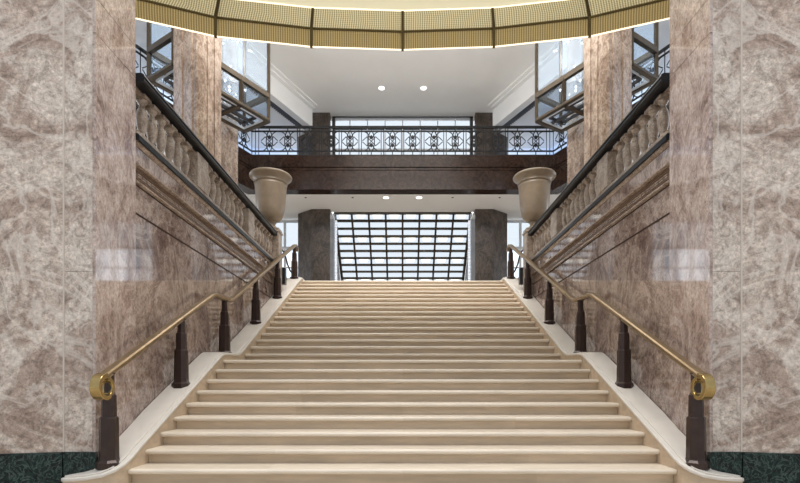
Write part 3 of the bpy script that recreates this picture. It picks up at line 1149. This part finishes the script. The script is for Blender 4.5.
# ribs are placed along the far half where the photo shows them
def band(rings, mat, name, thick=0.0):
    """Open shell through a list of (a, b, z) rings, uv along the rim in wire counts."""
    n = len(QS) - 1
    vs, fs, uvs = [], [], []
    for (a, b, z) in rings:
        acc = 0
        prev = None
        for q in QS:
            p = Vector((a * math.cos(q), EY + b * math.sin(q), z))
            rp = Vector((EA * math.cos(q), EB * math.sin(q), 0))
            if prev is not None:
                acc += (rp - prev).length
            prev = rp
            vs.append(p)
            uvs.append((acc * 8.0, (z + (EA - a)) * 8.0))
    for j in range(len(rings) - 1):
        for i in range(n):
            o = j * (n + 1) + i
            fs.append((o, o + 1, o + n + 2, o + n + 1))
    m = MB().add(vs, fs, False)
    o = obj(name, m, mat, ch, uvs=uvs)
    if thick:
        sol = o.modifiers.new('thickness', 'SOLIDIFY')
        sol.thickness = thick
        sol.offset = 0
    return o


band([(EA, EB, EZ), (EA + .02, EB + .02, EZ + .31)], M['gold_low'], 'lower_band', .012)
band([(EA + .02, EB + .02, EZ + .33), (EA - .20, EB - .20, EZ + .52)], M['gold_mesh'], 'mesh_band', .012)
band([(EA - .20, EB - .20, EZ + .53), (EA - .9, EB - .62, EZ + .70), (EA - 2.4, EB - 1.2, EZ + .78), (.05, .02, EZ + .80)], M['diffuser'], 'diffuser', .01)


def ring_tube(a, b, z, w, h, mat, name):
    path = [(a * math.cos(q), EY + b * math.sin(q), z) for q in QS[:-1]]
    return obj(name, MB().sweep(path, [(-w / 2, -h / 2), (w / 2, -h / 2), (w / 2, h / 2), (-w / 2, h / 2)], closed=True), mat, ch)


ring_tube(EA, EB, EZ - .008, .02, .014, M['led_soft'], 'rim_light')
ring_tube(EA + .02, EB + .02, EZ + .32, .04, .03, M['gold_rim'], 'middle_band')
ring_tube(EA - .20, EB - .20, EZ + .525, .03, .014, M['led_soft'], 'upper_rim_light')
for X in (-4.62, -3.18, -1.60, 0.0, 1.60, 3.18, 4.62):
    for sg in (1, -1):
        q = math.acos(X / EA) * sg
        c, sn = math.cos(q), math.sin(q)
        pp = [(EA * c, EY + EB * sn, EZ - .02), ((EA + .0) * c, EY + (EB + .0) * sn, EZ + .33), ((EA - .21) * c, EY + (EB - .21) * sn, EZ + .525)]
        obj('rib', MB().sweep(pp, [(-.022, -.022), (.022, -.022), (.022, .022), (-.022, .022)], (1, 0, 0)), M['gold_rim'], ch)
for X in (-3.2, -1.2, 1.2, 3.2):
    obj('suspension_rod', MB().bar((X, EY + .1, EZ + .78), (X, EY + .1, CZ + .2), .03), M['gold_rim'], ch)

up_ = bpy.data.lights.new('ceiling_fill', 'AREA')  # added upward panel over the chandelier to brighten the ceiling
up_.shape, up_.size, up_.size_y, up_.energy, up_.color = 'RECTANGLE', 6.0, 1.4, 620, (1.0, .985, .96)
uo_ = bpy.data.objects.new('ceiling_fill', up_)
uo_.location, uo_.rotation_euler = (0, EY + .2, EZ + 1.0), (PI - .35, 0, 0)
COL.objects.link(uo_)

# ------------------------------------------------------------------ downlights
def downlight(x, y, z, label, r=.14, power=60):
    t = thing('downlight', label, 'light', (x, y, z - .012))
    obj('trim_ring', MB().lathe((x, y, z - .008), [(r + .03, 0), (r + .03, .008)], 20), M['white'], t)
    obj('lens', MB().lathe((x, y, z - .012), [(r, 0), (r, .004)], 20), M['spot'], t, 'lit white lens')


hy = 480 * (CZ - H) / (380 - 88)
for s in (-1, 1):
    downlight(s * 21 * hy / 480, hy, CZ, f'round lit downlight in the high white ceiling, {SIDE[s]} one of the two', .11)
hy = 480 * (8.10 - H) / (380 - 197.5)
for s in (-1, 1):
    downlight(s * 16.5 * hy / 480, hy, 8.10, f'lit downlight in the low ceiling under the balcony, {SIDE[s]} of centre', .11)
for s in (-1, 1):
    for px in (50, 97):
        hy2 = hy
        x = s * px * hy2 / 480
        tag(obj('sprinkler', MB().lathe((x, hy2, 8.085), [(.035, 0), (.045, .008), (.045, .015)], 12), M['louvre']),
            f'tiny dark ceiling fitting under the balcony, {"inner" if px == 50 else "outer"} one on the {SIDE[s]}', 'fitting')

GROUPS = {'marble_pillar': 'marble pillars at the foot of the stairs', 'stair_curb': 'stone curbs beside the stairs',
          'stone_balustrade': 'stone balustrades above the stair walls', 'stone_urn': 'urns on the balustrade end posts',
          'handrail': 'handrails of the staircase', 'marble_column': 'brown marble columns of the upper hall',
          'stone_column': 'far columns beside the glazing', 'glass_lantern': 'hanging glass lanterns',
          'downlight': 'ceiling downlights', 'sprinkler': 'small fittings in the low ceiling', 'wall_box': 'black boxes on the end posts'}
for o in SC.objects:
    k = o.name.split('.')[0]
    if o.parent is None and k in GROUPS:
        o['group'] = GROUPS[k]
